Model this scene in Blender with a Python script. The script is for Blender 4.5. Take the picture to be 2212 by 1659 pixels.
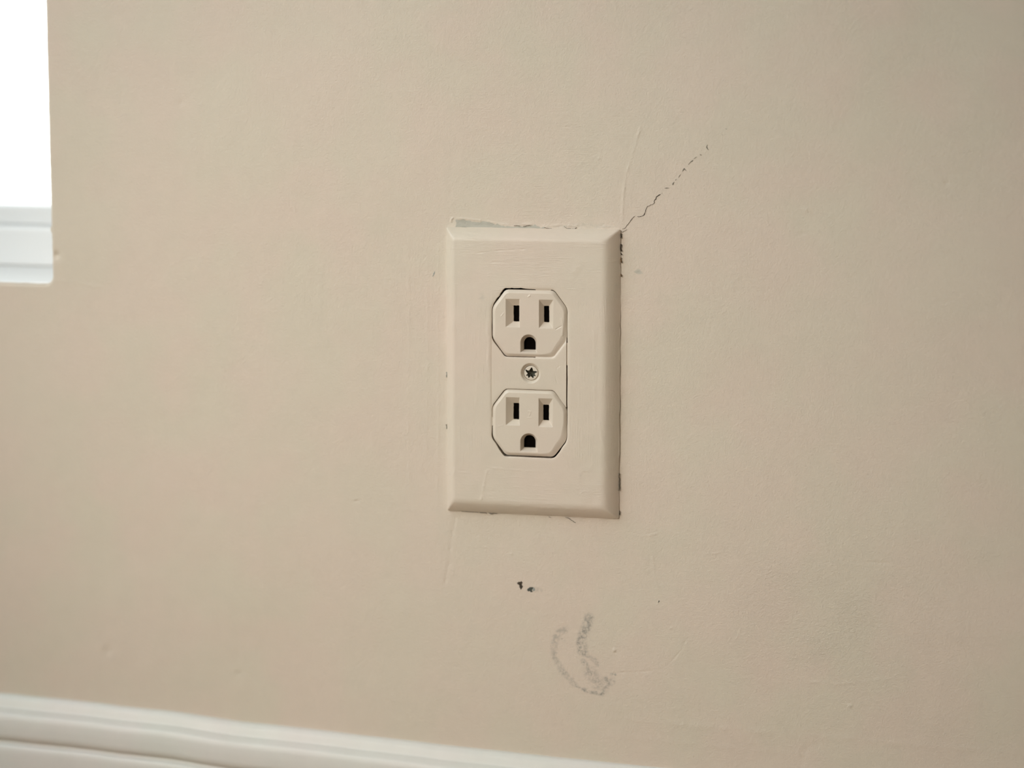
import bpy, math
import numpy as np
from mathutils import Matrix, Vector

# ------------------------------------------------------------------ reset
for o in list(bpy.data.objects):
    bpy.data.objects.remove(o)
S = bpy.context.scene
C = S.collection

# ------------------------------------------------------------------ camera
OZ = 0.330                      # height of the outlet centre above the floor (m)
F = 4608.0                      # focal length in pixels of a 2212-wide frame (75 mm on 36 mm)
CP = np.array([0.1899, -0.8149, 0.1116])         # camera from the outlet centre
YAW, PITCH, ROLL = 0.23895, 0.13796, -0.004724
def cam_axes():
    cz, sz = math.cos(YAW), math.sin(YAW)
    Rz = np.array([[cz, -sz, 0], [sz, cz, 0], [0, 0, 1]])
    cx, sx = math.cos(-PITCH), math.sin(-PITCH)
    Rx = np.array([[1, 0, 0], [0, cx, -sx], [0, sx, cx]])
    cy, sy = math.cos(ROLL), math.sin(ROLL)
    Ry = np.array([[cy, 0, sy], [0, 1, 0], [-sy, 0, cy]])
    return Rz @ Rx @ Ry
CM = cam_axes()
cam_d = bpy.data.cameras.new('camera'); cam = bpy.data.objects.new('camera', cam_d); C.objects.link(cam)
cam_d.sensor_width = 36.0; cam_d.lens = 36.0 * F / 2212.0
cam_d.clip_start = 0.01
X_, Y_, Z_ = CM[:, 0], CM[:, 2], -CM[:, 1]
m = Matrix(((X_[0], Y_[0], Z_[0], CP[0]), (X_[1], Y_[1], Z_[1], CP[1]), (X_[2], Y_[2], Z_[2], CP[2] + OZ), (0, 0, 0, 1)))
cam.matrix_world = m
cam_d.dof.use_dof = True
cam_d.dof.focus_distance = 0.833
cam_d.dof.aperture_fstop = 4.5
S.camera = cam

# ------------------------------------------------------------------ view + world + daylight
S.view_settings.view_transform = 'Standard'
S.view_settings.look = 'None'
S.view_settings.gamma = 1.0
S.view_settings.use_curve_mapping = False
S.view_settings.exposure = -0.25
W = bpy.data.worlds.new('world'); S.world = W; W.use_nodes = True
bg = W.node_tree.nodes['Background']
bg.inputs[0].default_value = (0.97, 0.985, 1.0, 1)
bg.inputs[1].default_value = 3.2

def area(name, loc, rot, sx, sy, power, col):
    d = bpy.data.lights.new(name, 'AREA'); d.shape = 'RECTANGLE'; d.size = sx; d.size_y = sy
    d.energy = power; d.color = col
    o = bpy.data.objects.new(name, d); C.objects.link(o); o.location = loc; o.rotation_euler = rot
    return o
# room extents
XL, XR, YF, ZC = -0.95, 1.75, -3.40, 2.45
W1 = (-0.86, -0.2060, OZ + 0.0297, 1.55)          # window beside the outlet: x0, x1, z0, z1
W2 = (-1.30, -0.30, 0.70, 2.25)                   # window in the left wall: y0, y1, z0, z1
W3 = (-0.60, 0.40, 0.75, 2.10)                     # added fill-light window in the front wall, behind the camera: x0, x1, z0, z1
area('window_daylight', (XL - 0.05, (W2[0] + W2[1]) / 2, (W2[2] + W2[3]) / 2), (0, -math.pi / 2, 0),
     W2[3] - W2[2] - 0.10, W2[1] - W2[0] - 0.10, 23.0, (0.70, 0.88, 1.0))
# added spot light behind the camera, shapes the brightness falloff across the wall
sd_ = bpy.data.lights.new('falloff_spot', 'SPOT'); sd_.energy = 86.0; sd_.color = (1.0, 0.955, 0.88)
sd_.spot_size = math.radians(23.8); sd_.spot_blend = 1.0; sd_.shadow_soft_size = 0.13
so_ = bpy.data.objects.new('falloff_spot', sd_); C.objects.link(so_)
so_.location = (-0.80, -1.42, 0.85)
so_.rotation_euler = (Vector((-0.045, 0.0, OZ - 0.018)) - Vector(so_.location)).to_track_quat('-Z', 'Y').to_euler()

# ------------------------------------------------------------------ helpers
rng = np.random.default_rng(7)
LAT = rng.random((256, 256)) * 2 - 1
def vnoise(x, z, s, seed=0):
    u = x / s + 31.7 * seed + 100.3; v = z / s + 17.3 * seed + 90.1
    i = np.floor(u).astype(int); j = np.floor(v).astype(int)
    fu = u - i; fv = v - j
    fu = fu * fu * (3 - 2 * fu); fv = fv * fv * (3 - 2 * fv)
    g = lambda a, b: LAT[a % 256, b % 256]
    return (g(i, j) * (1 - fu) + g(i + 1, j) * fu) * (1 - fv) + (g(i, j + 1) * (1 - fu) + g(i + 1, j + 1) * fu) * fv
def on_wall(px, py, y=0.0):
    """point of the wall face (outlet-centred x, z in metres) seen at a photo pixel"""
    d = CM @ np.array([(px - 1106) / F, 1.0, (829.5 - py) / F])
    t = (y - CP[1]) / d[1]
    q = CP + t * d
    return q[0], q[2]
def pts(L, y=0.0):
    return np.array([on_wall(a, b, y) for a, b in L])
def dist_poly(x, z, P):
    """distance to a polyline and the fraction along it"""
    best = np.full(x.shape, 1e9); par = np.zeros(x.shape); n = len(P) - 1
    for k in range(n):
        a, b = P[k], P[k + 1]; ab = b - a; L2 = max((ab ** 2).sum(), 1e-14)
        t = np.clip(((x - a[0]) * ab[0] + (z - a[1]) * ab[1]) / L2, 0, 1)
        d = np.hypot(x - a[0] - t * ab[0], z - a[1] - t * ab[1])
        c = d < best; best = np.where(c, d, best); par = np.where(c, (k + t) / n, par)
    return best, par
def sm(a, b, x):
    t = np.clip((x - a) / (b - a), 0, 1); return t * t * (3 - 2 * t)

def mesh_obj(name, V, Fq, mat, parent=None, attrs=None, smooth=True):
    me = bpy.data.meshes.new(name)
    V = np.asarray(V, dtype=np.float32); 
    me.vertices.add(len(V)); me.vertices.foreach_set('co', V.ravel())
    if isinstance(Fq, np.ndarray):
        n, k = Fq.shape; flat = Fq.ravel(); starts = np.arange(0, n * k, k); tot = np.full(n, k)
    else:
        flat = np.array([i for f in Fq for i in f]); tot = np.array([len(f) for f in Fq]); n = len(Fq)
        starts = np.concatenate([[0], np.cumsum(tot)[:-1]])
    me.loops.add(len(flat)); me.loops.foreach_set('vertex_index', flat.astype(np.int32))
    me.polygons.add(n); me.polygons.foreach_set('loop_start', starts.astype(np.int32))
    me.polygons.foreach_set('loop_total', tot.astype(np.int32))
    me.polygons.foreach_set('use_smooth', np.full(n, smooth))
    me.update(calc_edges=True); me.validate()
    if attrs:
        for k_, a in attrs.items():
            at = me.attributes.new(k_, 'FLOAT', 'POINT'); at.data.foreach_set('value', np.asarray(a, np.float32))
    for mm in (mat if isinstance(mat, (list, tuple)) else [mat]): me.materials.append(mm)
    o = bpy.data.objects.new(name, me); C.objects.link(o)
    if parent: o.parent = parent
    return o

def grid_solid(xs, zs, sdf, height, back, attrs=None, off=(0, 0, 0), back_fn=None):
    """height-field slab in the x/z plane facing -y; sdf > 0 is material; borders are extruded to y = back"""
    Xg, Zg = np.meshgrid(xs, zs, indexing='ij'); nz = len(zs)
    Sg = sdf(Xg, Zg)
    ins = Sg > 0
    keep = ins[:-1, :-1] | ins[1:, :-1] | ins[1:, 1:] | ins[:-1, 1:]
    idx = np.arange(Xg.size).reshape(Xg.shape)
    Q = np.stack([idx[:-1, :-1], idx[1:, :-1], idx[1:, 1:], idx[:-1, 1:]], -1)[keep]
    x = Xg.ravel().copy(); z = Zg.ravel().copy()
    used = np.zeros(x.size, bool); used[Q.ravel()] = True
    e = 1e-6
    for _ in range(4):
        sel = np.where(used & (Sg.ravel() <= 0))[0]
        a, b = x[sel], z[sel]; s0 = sdf(a, b)
        gx = (sdf(a + e, b) - sdf(a - e, b)) / (2 * e); gz = (sdf(a, b + e) - sdf(a, b - e)) / (2 * e)
        g2 = np.maximum(gx * gx + gz * gz, 0.25)
        x[sel] = a - s0 * gx / g2; z[sel] = b - s0 * gz / g2
    y = -height(x, z)
    rem = np.full(x.size, -1); u = np.where(used)[0]; rem[u] = np.arange(len(u))
    Q = rem[Q]; V = np.stack([x[u], y[u], z[u]], 1)
    # directed boundary edges
    E = np.concatenate([Q[:, [0, 1]], Q[:, [1, 2]], Q[:, [2, 3]], Q[:, [3, 0]]])
    n = len(u); key = E[:, 0].astype(np.int64) * n + E[:, 1]; rkey = E[:, 1].astype(np.int64) * n + E[:, 0]
    B = E[~np.isin(key, rkey)]
    bv = np.unique(B); m1 = np.full(n, -1); m1[bv] = np.arange(len(bv))
    top = V[bv].copy(); bot = V[bv].copy()
    bot[:, 1] = back if back_fn is None else back_fn(V[bv, 0], V[bv, 2])
    nb = len(bv)
    a = m1[B[:, 0]]; b = m1[B[:, 1]]
    side = np.stack([n + b, n + a, n + nb + a, n + nb + b], 1)
    VV = np.concatenate([V, top, bot]); FF = np.concatenate([Q, side])
    at = {}
    for k, fn in (attrs or {}).items():
        v = fn(V[:, 0], V[:, 2]); at[k] = np.concatenate([v, v[bv], v[bv]])
    VV = VV + np.array(off)
    return VV, FF, at

def box_data(x0, x1, y0, y1, z0, z1, bevel=0.0):
    import bmesh
    bm = bmesh.new(); bmesh.ops.create_cube(bm, size=1)
    for v in bm.verts:
        v.co = Vector(((x0 + x1) / 2 + v.co.x * (x1 - x0), (y0 + y1) / 2 + v.co.y * (y1 - y0), (z0 + z1) / 2 + v.co.z * (z1 - z0)))
    if bevel: bmesh.ops.bevel(bm, geom=list(bm.edges), offset=bevel, segments=3, affect='EDGES', profile=0.5)
    V = [tuple(v.co) for v in bm.verts]; bm.verts.index_update()
    Fc = [[v.index for v in f.verts] for f in bm.faces]; bm.free()
    return V, Fc
def merge(parts):
    V, Fc = [], []
    for v, f in parts:
        n = len(V); V += [tuple(q) for q in v]; Fc += [[i + n for i in g] for g in f]
    return V, Fc
def boxes(name, L, mat, parent=None, bevel=0.0):
    V, Fc = merge([box_data(*b, bevel=bevel) for b in L])
    return mesh_obj(name, V, Fc, mat, parent, smooth=False)
def struct(o):
    o['kind'] = 'structure'; return o

# ------------------------------------------------------------------ materials
def lin(r, g, b):
    f = lambda c: ((c / 255 + 0.055) / 1.055) ** 2.4 if c > 10 else c / 255 / 12.92
    return (f(r), f(g), f(b), 1)
class NT:
    def __init__(s, name):
        s.m = bpy.data.materials.new(name); s.m.use_nodes = True; s.t = s.m.node_tree; s.b = s.t.nodes['Principled BSDF']
        s.co = s.t.nodes.new('ShaderNodeTexCoord').outputs['Object']
    def n(s, k, **kw):
        o = s.t.nodes.new(k)
        for a, v in kw.items(): setattr(o, a, v)
        return o
    def l(s, a, b): s.t.links.new(a, b)
    def val(s, v, i):
        if isinstance(v, (int, float)): i.default_value = v
        elif isinstance(v, tuple): i.default_value = v
        else: s.l(v, i)
    def math(s, op, a, b=0.0, c=0.0):
        o = s.n('ShaderNodeMath', operation=op); s.val(a, o.inputs[0]); s.val(b, o.inputs[1]); s.val(c, o.inputs[2]); return o.outputs[0]
    def noise(s, sc, scale=(1, 1, 1), detail=2.0, rough=0.5, dist=0.0, rot=(0, 0, 0)):
        mp = s.n('ShaderNodeMapping'); s.l(s.co, mp.inputs[0]); mp.inputs['Scale'].default_value = scale; mp.inputs['Rotation'].default_value = rot
        o = s.n('ShaderNodeTexNoise'); s.l(mp.outputs[0], o.inputs['Vector']); o.inputs['Scale'].default_value = sc
        o.inputs['Detail'].default_value = detail; o.inputs['Roughness'].default_value = rough; o.inputs['Distortion'].default_value = dist
        return o.outputs['Fac']
    def attr(s, name):
        o = s.n('ShaderNodeAttribute', attribute_name=name); return o.outputs['Fac']
    def mix(s, f, a, b):
        o = s.n('ShaderNodeMix', data_type='RGBA'); s.val(f, o.inputs[0]); s.val(a, o.inputs[6]); s.val(b, o.inputs[7]); return o.outputs[2]
    def ramp(s, f, lo, hi):
        o = s.n('ShaderNodeMapRange'); s.l(f, o.inputs[0]); o.inputs[1].default_value = lo; o.inputs[2].default_value = hi; o.clamp = True
        o.interpolation_type = 'SMOOTHSTEP'; return o.outputs[0]
    def bump(s, h, dist, strength=1.0):
        o = s.n('ShaderNodeBump'); s.l(h, o.inputs['Height']); o.inputs['Distance'].default_value = dist; o.inputs['Strength'].default_value = strength
        s.l(o.outputs[0], s.b.inputs['Normal'])

BEIGE = (0.602, 0.511, 0.413, 1)
def paint(name, base, rough=0.5, stipple=1.0, streak=1.0, marks=True, spec=0.4):
    t = NT(name)
    # mottled hue: faint pink and green drifts in the old paint
    n1 = t.noise(28, detail=3); n2 = t.noise(11, detail=2); n3 = t.noise(150, detail=2)
    pink = (base[0] * 1.02, base[1] * 0.985, base[2] * 0.99, 1); green = (base[0] * 0.98, base[1] * 1.006, base[2] * 0.985, 1)
    col = t.mix(t.ramp(n1, 0.35, 0.65), pink, green)
    col = t.mix(t.math('MULTIPLY', t.ramp(n2, 0.3, 0.7), 0.5), col, base)
    v = t.math('MULTIPLY_ADD', n3, 0.05, 0.975)
    mm = t.n('ShaderNodeVectorMath', operation='SCALE'); t.l(col, mm.inputs[0]); t.l(v, mm.inputs['Scale']); col = mm.outputs[0]
    if marks:
        g = t.attr('grey'); brk = t.noise(1400, scale=(0.35, 1, 1.0), detail=4, rough=0.7)
        gm = t.ramp(t.math('ADD', g, t.math('MULTIPLY_ADD', brk, 0.5, -0.25)), 0.30, 0.75)
        gc = t.mix(t.noise(900, scale=(0.3, 1, 1), detail=4), lin(150, 146, 134), lin(182, 178, 164)); col = t.mix(t.math('MULTIPLY', gm, 0.85), col, gc)
        s_ = t.attr('scuff'); sn = t.noise(700, detail=5, rough=0.75)
        smk = t.math('MULTIPLY', s_, t.ramp(sn, 0.36, 0.66))
        col = t.mix(t.math('MULTIPLY', smk, 0.9), col, lin(112, 113, 108))
    t.l(col, t.b.inputs['Base Color'])
    t.b.inputs['Roughness'].default_value = rough
    t.b.inputs['Specular IOR Level'].default_value = spec
    st = t.noise(620, detail=5, rough=0.65); st2 = t.noise(1500, detail=4, rough=0.7)
    patch = t.ramp(t.noise(130, detail=3), 0.42, 0.62)
    hb = t.math('MULTIPLY', t.ramp(t.noise(1.0, scale=(120, 120, 2100), detail=3, rough=0.6, dist=0.5), 0.46, 0.80), t.math('MULTIPLY_ADD', patch, 1.2, 0.25))
    vb = t.math('MULTIPLY', t.ramp(t.noise(1.0, scale=(2000, 90, 110), detail=3, rough=0.6, dist=0.5), 0.46, 0.80), t.math('MULTIPLY_ADD', patch, 1.1, 0.25))
    rg = t.noise(900, scale=(0.8, 1, 1.2), detail=5, rough=0.7, dist=0.6)
    h = t.math('MULTIPLY', st, 0.75 * stipple)
    h = t.math('ADD', h, t.math('MULTIPLY', st2, 0.75 * stipple))
    if marks:
        h = t.math('ADD', h, t.math('MULTIPLY', t.math('MULTIPLY', hb, t.attr('hb')), 0.30 * streak))
        h = t.math('ADD', h, t.math('MULTIPLY', t.math('MULTIPLY', vb, t.attr('vb')), 0.30 * streak))
        h = t.math('ADD', h, t.math('MULTIPLY', t.math('MULTIPLY', rg, t.attr('rough')), 1.8))
    t.bump(h, 0.00018)
    return t.m
def plain(name, base, rough=0.5, metal=0.0, bumpd=0.0, sc=600, spec=0.4, var=0.06):
    t = NT(name); n1 = t.noise(sc, detail=4)
    col = t.mix(n1, tuple(c * (1 - var) for c in base[:3]) + (1,), tuple(min(1, c * (1 + var)) for c in base[:3]) + (1,))
    t.l(col, t.b.inputs['Base Color']); t.b.inputs['Roughness'].default_value = rough; t.b.inputs['Metallic'].default_value = metal
    t.b.inputs['Specular IOR Level'].default_value = spec
    if bumpd: t.bump(t.noise(sc * 1.3, detail=4), bumpd)
    return t.m
M_wall = paint('wall_paint', BEIGE, 0.55, 1.0, 0.8, True, 0.3)
M_room = plain('room_paint', BEIGE, 0.6, var=0.03, sc=40)
M_plate = paint('plate_paint', (0.606, 0.515, 0.418, 1), 0.42, 0.35, 0.9, True, 0.45)
M_face = paint('receptacle_paint', (0.612, 0.521, 0.425, 1), 0.40, 0.30, 0.45, True, 0.45)
M_dark = plain('dark_cavity', (0.004, 0.003, 0.0025, 1), 1.0, spec=0.0)
M_gap = plain('crack_shadowed_plaster', (0.060, 0.048, 0.036, 1), 0.95, spec=0.05, var=0.4, sc=2500)
M_gapmid = plain('dusty_crack_plaster', (0.19, 0.165, 0.13, 1), 0.95, spec=0.05, var=0.4, sc=2500)
M_rust = plain('rust_brown_caulk', (0.26, 0.16, 0.08, 1), 0.9, spec=0.1, var=0.3, sc=2500)
M_chip = plain('exposed_dark_green_paint', (0.060, 0.062, 0.050, 1), 0.8, var=0.5, sc=3000, bumpd=0.0001)
M_chip2 = plain('exposed_grey_paint', (0.30, 0.30, 0.26, 1), 0.8, var=0.2, sc=2000)
M_white = plain('white_window_vinyl', (0.80, 0.79, 0.775, 1), 0.35, var=0.01)
M_base = paint('baseboard_paint', (0.635, 0.605, 0.555, 1), 0.42, 0.25, 0.3, False, 0.5)
M_metal = plain('screw_steel', (0.075, 0.070, 0.050, 1), 0.45, 0.7, bumpd=0.0002, sc=2500, var=0.3)
M_steelbox = plain('box_interior', (0.03, 0.026, 0.022, 1), 0.7)
M_ceil = plain('ceiling_paint', (0.75, 0.73, 0.69, 1), 0.7, var=0.01, sc=20)
def floor_mat():
    t = NT('oak_floor'); br = t.n('ShaderNodeTexBrick'); t.l(t.co, br.inputs[0])
    br.inputs['Scale'].default_value = 1.0; br.inputs['Brick Width'].default_value = 0.9; br.inputs['Row Height'].default_value = 0.07
    br.inputs['Mortar Size'].default_value = 0.001
    br.inputs['Color1'].default_value = (0.60, 0.41, 0.25, 1); br.inputs['Color2'].default_value = (0.54, 0.36, 0.21, 1); br.inputs['Mortar'].default_value = (0.05, 0.03, 0.02, 1)
    g = t.noise(8, scale=(1, 14, 1), detail=6); c = t.mix(t.math('MULTIPLY', g, 0.4), br.outputs[0], (0.42, 0.26, 0.14, 1))
    t.l(c, t.b.inputs['Base Color']); t.b.inputs['Roughness'].default_value = 0.35; return t.m
M_floor = floor_mat()
def glass_mat():
    m = bpy.data.materials.new('clear_window_glass'); m.use_nodes = True; t = m.node_tree; t.nodes.remove(t.nodes['Principled BSDF'])
    tr = t.nodes.new('ShaderNodeBsdfTransparent'); tr.inputs[0].default_value = (0.96, 0.98, 0.97, 1)
    gl = t.nodes.new('ShaderNodeBsdfGlossy'); gl.inputs['Roughness'].default_value = 0.01
    fr = t.nodes.new('ShaderNodeFresnel'); fr.inputs[0].default_value = 1.45; mx = t.nodes.new('ShaderNodeMixShader')
    t.links.new(fr.outputs[0], mx.inputs[0]); t.links.new(tr.outputs[0], mx.inputs[1]); t.links.new(gl.outputs[0], mx.inputs[2])
    t.links.new(mx.outputs[0], t.nodes['Material Output'].inputs[0]); return m
M_glass = glass_mat()

# ------------------------------------------------------------------ plate geometry constants (outlet-centred metres)
PR = 0.0048366                                     # the plate hangs a hair off level
PW, PH = 0.06985 / 2, 0.1143 / 2
def to_plate(x, z):
    c, s = math.cos(-PR), math.sin(-PR); return c * x - s * z, s * x + c * z
def sdf_box(x, z, hx, hz, r=0.0):
    qx = np.abs(x) - hx + r; qz = np.abs(z) - hz + r
    return np.hypot(np.maximum(qx, 0), np.maximum(qz, 0)) + np.minimum(np.maximum(qx, qz), 0) - r
def sdf_oct(x, z, hx, hz, fx, fz, r=0.0011):
    """rectangle with cut corners, corners slightly rounded (negative inside)"""
    ax, az = np.abs(x), np.abs(z)
    nx, nz = (hz - fz), (hx - fx); L = math.hypot(nx, nz); nx /= L; nz /= L
    d1 = ax - hx; d2 = az - hz; d3 = (ax - fx) * nx + (az - hz) * nz
    k = r
    m12 = np.maximum(d1, d2)
    h = np.maximum(k - np.abs(m12 - d3), 0) / k
    return np.maximum(m12, d3) + h * h * k * 0.25

# ------------------------------------------------------------------ back wall
FINE = 0.0003
def axis(bands):
    out = []
    for a, b, s in bands:
        n = max(1, int(round((b - a) / s))); out += list(np.linspace(a, b, n, endpoint=False))
    out.append(bands[-1][1]); return np.array(out)
xs = axis([(XL, W1[0], 0.03), (W1[0], -0.245, 0.03), (-0.245, W1[1] - 0.006, 0.001), (W1[1] - 0.006, W1[1] + 0.004, 0.0004), (W1[1] + 0.004, -0.062, 0.0008), (-0.062, 0.095, FINE), (0.095, 0.215, 0.0008), (0.215, XR, 0.04)])
z0w, z1w = W1[2] - OZ, W1[3] - OZ
zs = axis([(-OZ, -0.19, 0.02), (-0.19, -0.133, 0.0008), (-0.133, 0.10, FINE), (0.10, 0.155, 0.0008), (0.155, z1w, 0.03), (z1w, ZC - OZ, 0.05)])
wcx, wcz = (W1[0] + W1[1]) / 2, (z0w + z1w) / 2
whx, whz = (W1[1] - W1[0]) / 2, (z1w - z0w) / 2
def win_edge(x, z):
    near = np.exp(-((z - 0.08) / 0.09) ** 2)
    wob = 0.0003 * vnoise(x, z, 0.009, 3) + 0.0002 * vnoise(x, z, 0.003, 4)
    notch = -0.0011 * np.exp(-((z - 0.0525) / 0.0016) ** 2) + 0.0006 * np.exp(-((z - 0.0475) / 0.0022) ** 2)
    return (wob + notch) * near * (x > -0.5)
def wall_sdf(x, z):
    d = sdf_box(x - wcx, z - wcz, whx, whz, 0.0035) - win_edge(x, z)
    hole = sdf_box(x, z, 0.026, 0.046)
    return np.minimum(d, hole)
RIDGES = [ 
    ([(974, 481), (975, 474), (979, 470)], 0.0003, 0.00025), ([(983, 471), (1010, 473), (1050, 478), (1085, 484), (1105, 486)], 0.00035, 0.00022),
    ([(1118, 486), (1135, 484), (1150, 485)], 0.00035, 0.00025), ([(1172, 489), (1190, 487), (1215, 486)], 0.0004, 0.00028), ([(1225, 487), (1240, 489), (1250, 485)], 0.00035, 0.00025), ([(1300, 490), (1320, 489), (1338, 486)], 0.0004, 0.00018),
    # pixels along the ridge, half-width (m), height (m)
    ([(1387, 262), (1376, 300), (1362, 345), (1349, 395), (1345, 440), (1344, 490)], 0.00050, 0.00016),
    ([(975, 330), (973, 400), (974, 480)], 0.0007, -0.00005),
    ([(1300, 1549), (1500, 1567), (1750, 1590), (2130, 1622), (2212, 1628)], 0.0010, 0.00016),
    ([(1290, 1588), (1500, 1606), (1760, 1634)], 0.0008, 0.00010),
    ([(880, 500), (884, 700), (881, 880), (884, 1060)], 0.0006, 0.00007),
    ([(922, 520), (924, 760), (921, 1000)], 0.0006, 0.00008),
    ([(948, 500), (945, 700), (948, 900), (944, 1090)], 0.0005, 0.00009),
    ([(692, 500), (694, 580), (690, 700)], 0.0009, 0.00006),
    ([(508, 1290), (514, 1360), (514, 1450)], 0.0010, -0.00006),
    ([(984, 1112), (982, 1130), (975, 1165), (970, 1215), (960, 1270)], 0.0009, -0.00016),
    ([(112, 604), (150, 609), (240, 624)], 0.0008, 0.00010),
    ([(1300, 1455), (1380, 1451), (1425, 1447), (1443, 1437), (1458, 1420), (1474, 1402), (1478, 1388), (1488, 1376)], 0.00035, -0.00014),
    ([(1386, 1150), (1400, 1158), (1420, 1152), (1440, 1146), (1462, 1152)], 0.0004, 0.00014),
    ([(1396, 1146), (1402, 1160), (1412, 1170)], 0.0004, 0.00012),
    ([(1404, 1178), (1410, 1210), (1416, 1260), (1424, 1285)], 0.0006, 0.00008),
    ([(1614, 1212), (1624, 1208), (1630, 1214), (1622, 1224), (1614, 1218)], 0.0003, 0.00013),
    ([(1520, 1197), (1545, 1196), (1562, 1192)], 0.0004, 0.00010),
    ([(1575, 1380), (1582, 1386), (1592, 1378), (1598, 1366), (1600, 1358)], 0.0004, 0.00012),
    ([(1556, 1547), (1575, 1547), (1574, 1556)], 0.0004, 0.00015),
    ([(1700, 1565), (1708, 1552), (1716, 1566), (1724, 1556)], 0.0004, 0.00012),
    ([(1735, 1659), (1734, 1630), (1745, 1616), (1770, 1604)], 0.0012, -0.00020),
    ([(1740, 1472), (1800, 1478), (1880, 1470), (1960, 1466)], 0.0008, 0.00008),
    ([(1840, 1216), (1900, 1215), (1925, 1216)], 0.0005, -0.00010),
    ([(845, 1104), (880, 1100), (905, 1105)], 0.0007, 0.00008),
    ([(1010, 1180), (1060, 1183)], 0.0005, 0.00006),
]
BUMPS = [((1835, 1525), 0.0007, 0.00035), ((1830, 1527), 0.0006, -0.0002), ((233, 1405), 0.0022, -0.00030), ((222, 1398), 0.0015, 0.00012), ((516, 1456), 0.0014, -0.00025),
         ((770, 1082), 0.0007, -0.0003), ((767, 1079), 0.0006, 0.0002), ((391, 222), 0.0010, -0.0002), ((2045, 396), 0.0008, -0.00025), ((1742, 453), 0.0009, 0.00022), ((1733, 505), 0.0007, -0.0002),
         ((1327, 1404), 0.0006, 0.0003), ((1294, 342), 0.0004, 0.0002), ((1330, 1410), 0.0004, -0.0002), ((1450, 1357), 0.0004, 0.0002), ((120, 552), 0.0016, -0.0008), ((1105, 1196), 0.0006, 0.00012)]
def wall_height(x, z):
    vis = (x > -0.26) & (x < 0.24) & (z > -0.20) & (z < 0.17)
    h = np.zeros_like(x)
    env = sm(-0.26, -0.24, x) * sm(0.24, 0.22, x) * sm(-0.20, -0.19, z) * sm(0.17, 0.15, z)
    h += env * (0.00030 * vnoise(x, z, 0.055, 1) + 0.00010 * vnoise(x, z, 0.021, 2) + 0.000030 * vnoise(x, z, 0.008, 5))
    for L, w, a in RIDGES:
        P = pts(L); x0, x1 = P[:, 0].min() - 4 * w, P[:, 0].max() + 4 * w; a0, a1 = P[:, 1].min() - 4 * w, P[:, 1].max() + 4 * w
        s = np.where((x > x0) & (x < x1) & (z > a0) & (z < a1))[0]
        if not len(s): continue
        d, t = dist_poly(x[s], z[s], P)
        wob = np.clip(0.7 + 0.7 * vnoise(x[s], z[s], 0.0035, 9) + 0.5 * vnoise(x[s], z[s], 0.0012, 10), 0, 2)
        h[s] += 0.75 * a * wob * np.exp(-(d / w) ** 2) * sm(0, 0.08, t) * sm(1, 0.92, t)
    for (px, py), w, a in BUMPS:
        c = on_wall(px, py); h += a * np.exp(-(((x - c[0]) ** 2 + (z - c[1]) ** 2) / w ** 2))
    u, v = to_plate(x, z)
    d = sdf_box(u, v, PW, PH, 0.001)
    h += 0.00050 * np.exp(-(np.maximum(d, 0) / 0.0010)) * (0.6 + 0.4 * vnoise(x, z, 0.004, 11)) * (d < 0.02)   # paint drawn up to the plate
    # rounded plaster edge at the window opening
    dw = sdf_box(x - wcx, z - wcz, whx, whz, 0.0035); r = 0.0015
    q = np.clip(r - dw, 0, r); h -= r - np.sqrt(np.maximum(r * r - q * q, 0))
    return h
GREY_POLY = [(983, 473), (1000, 475), (1050, 481), (1085, 486), (1120, 489), (1180, 490), (1180, 494), (1120, 494), (1050, 494), (985, 492)]
def in_poly(x, z, P):
    c = np.zeros(x.shape, bool); n = len(P)
    for k in range(n):
        a, b = P[k], P[(k + 1) % n]
        cond = ((a[1] > z) != (b[1] > z)) & (x < (b[0] - a[0]) * (z - a[1]) / (b[1] - a[1] + 1e-15) + a[0]); c ^= cond
    return c
def soft_poly(x, z, L, w):
    P = pts(L); d, _ = dist_poly(x, z, np.vstack([P, P[:1]])); s = np.where(in_poly(x, z, P), -d, d) + 0.0006 * vnoise(x, z, 0.0022, 25) + 0.0003 * vnoise(x, z, 0.0008, 26); return sm(w, -w, s)
def near(x, z, L, pad=0.004):
    P = pts(L); return np.where((x > P[:, 0].min() - pad) & (x < P[:, 0].max() + pad) & (z > P[:, 1].min() - pad) & (z < P[:, 1].max() + pad))[0]
def wall_grey(x, z):
    g = np.zeros_like(x)
    for L, w, a in [(GREY_POLY, 0.0004, 1.0), ([(1225, 480), (1290, 478), (1338, 484), (1340, 497), (1225, 497)], 0.0015, 0.42),
                    ([(1366, 586), (1376, 577), (1384, 580), (1392, 592), (1380, 593)], 0.0009, 0.62),
                    ([(1100, 486), (1230, 486), (1230, 494), (1100, 494)], 0.0006, 0.45)]:
        s = near(x, z, L); g[s] = np.maximum(g[s], a * soft_poly(x[s], z[s], L, w))
    return g
c8 = lambda L: [(1080 + a / 5.353, 1230 + b / 5.353) for a, b in L]
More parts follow.
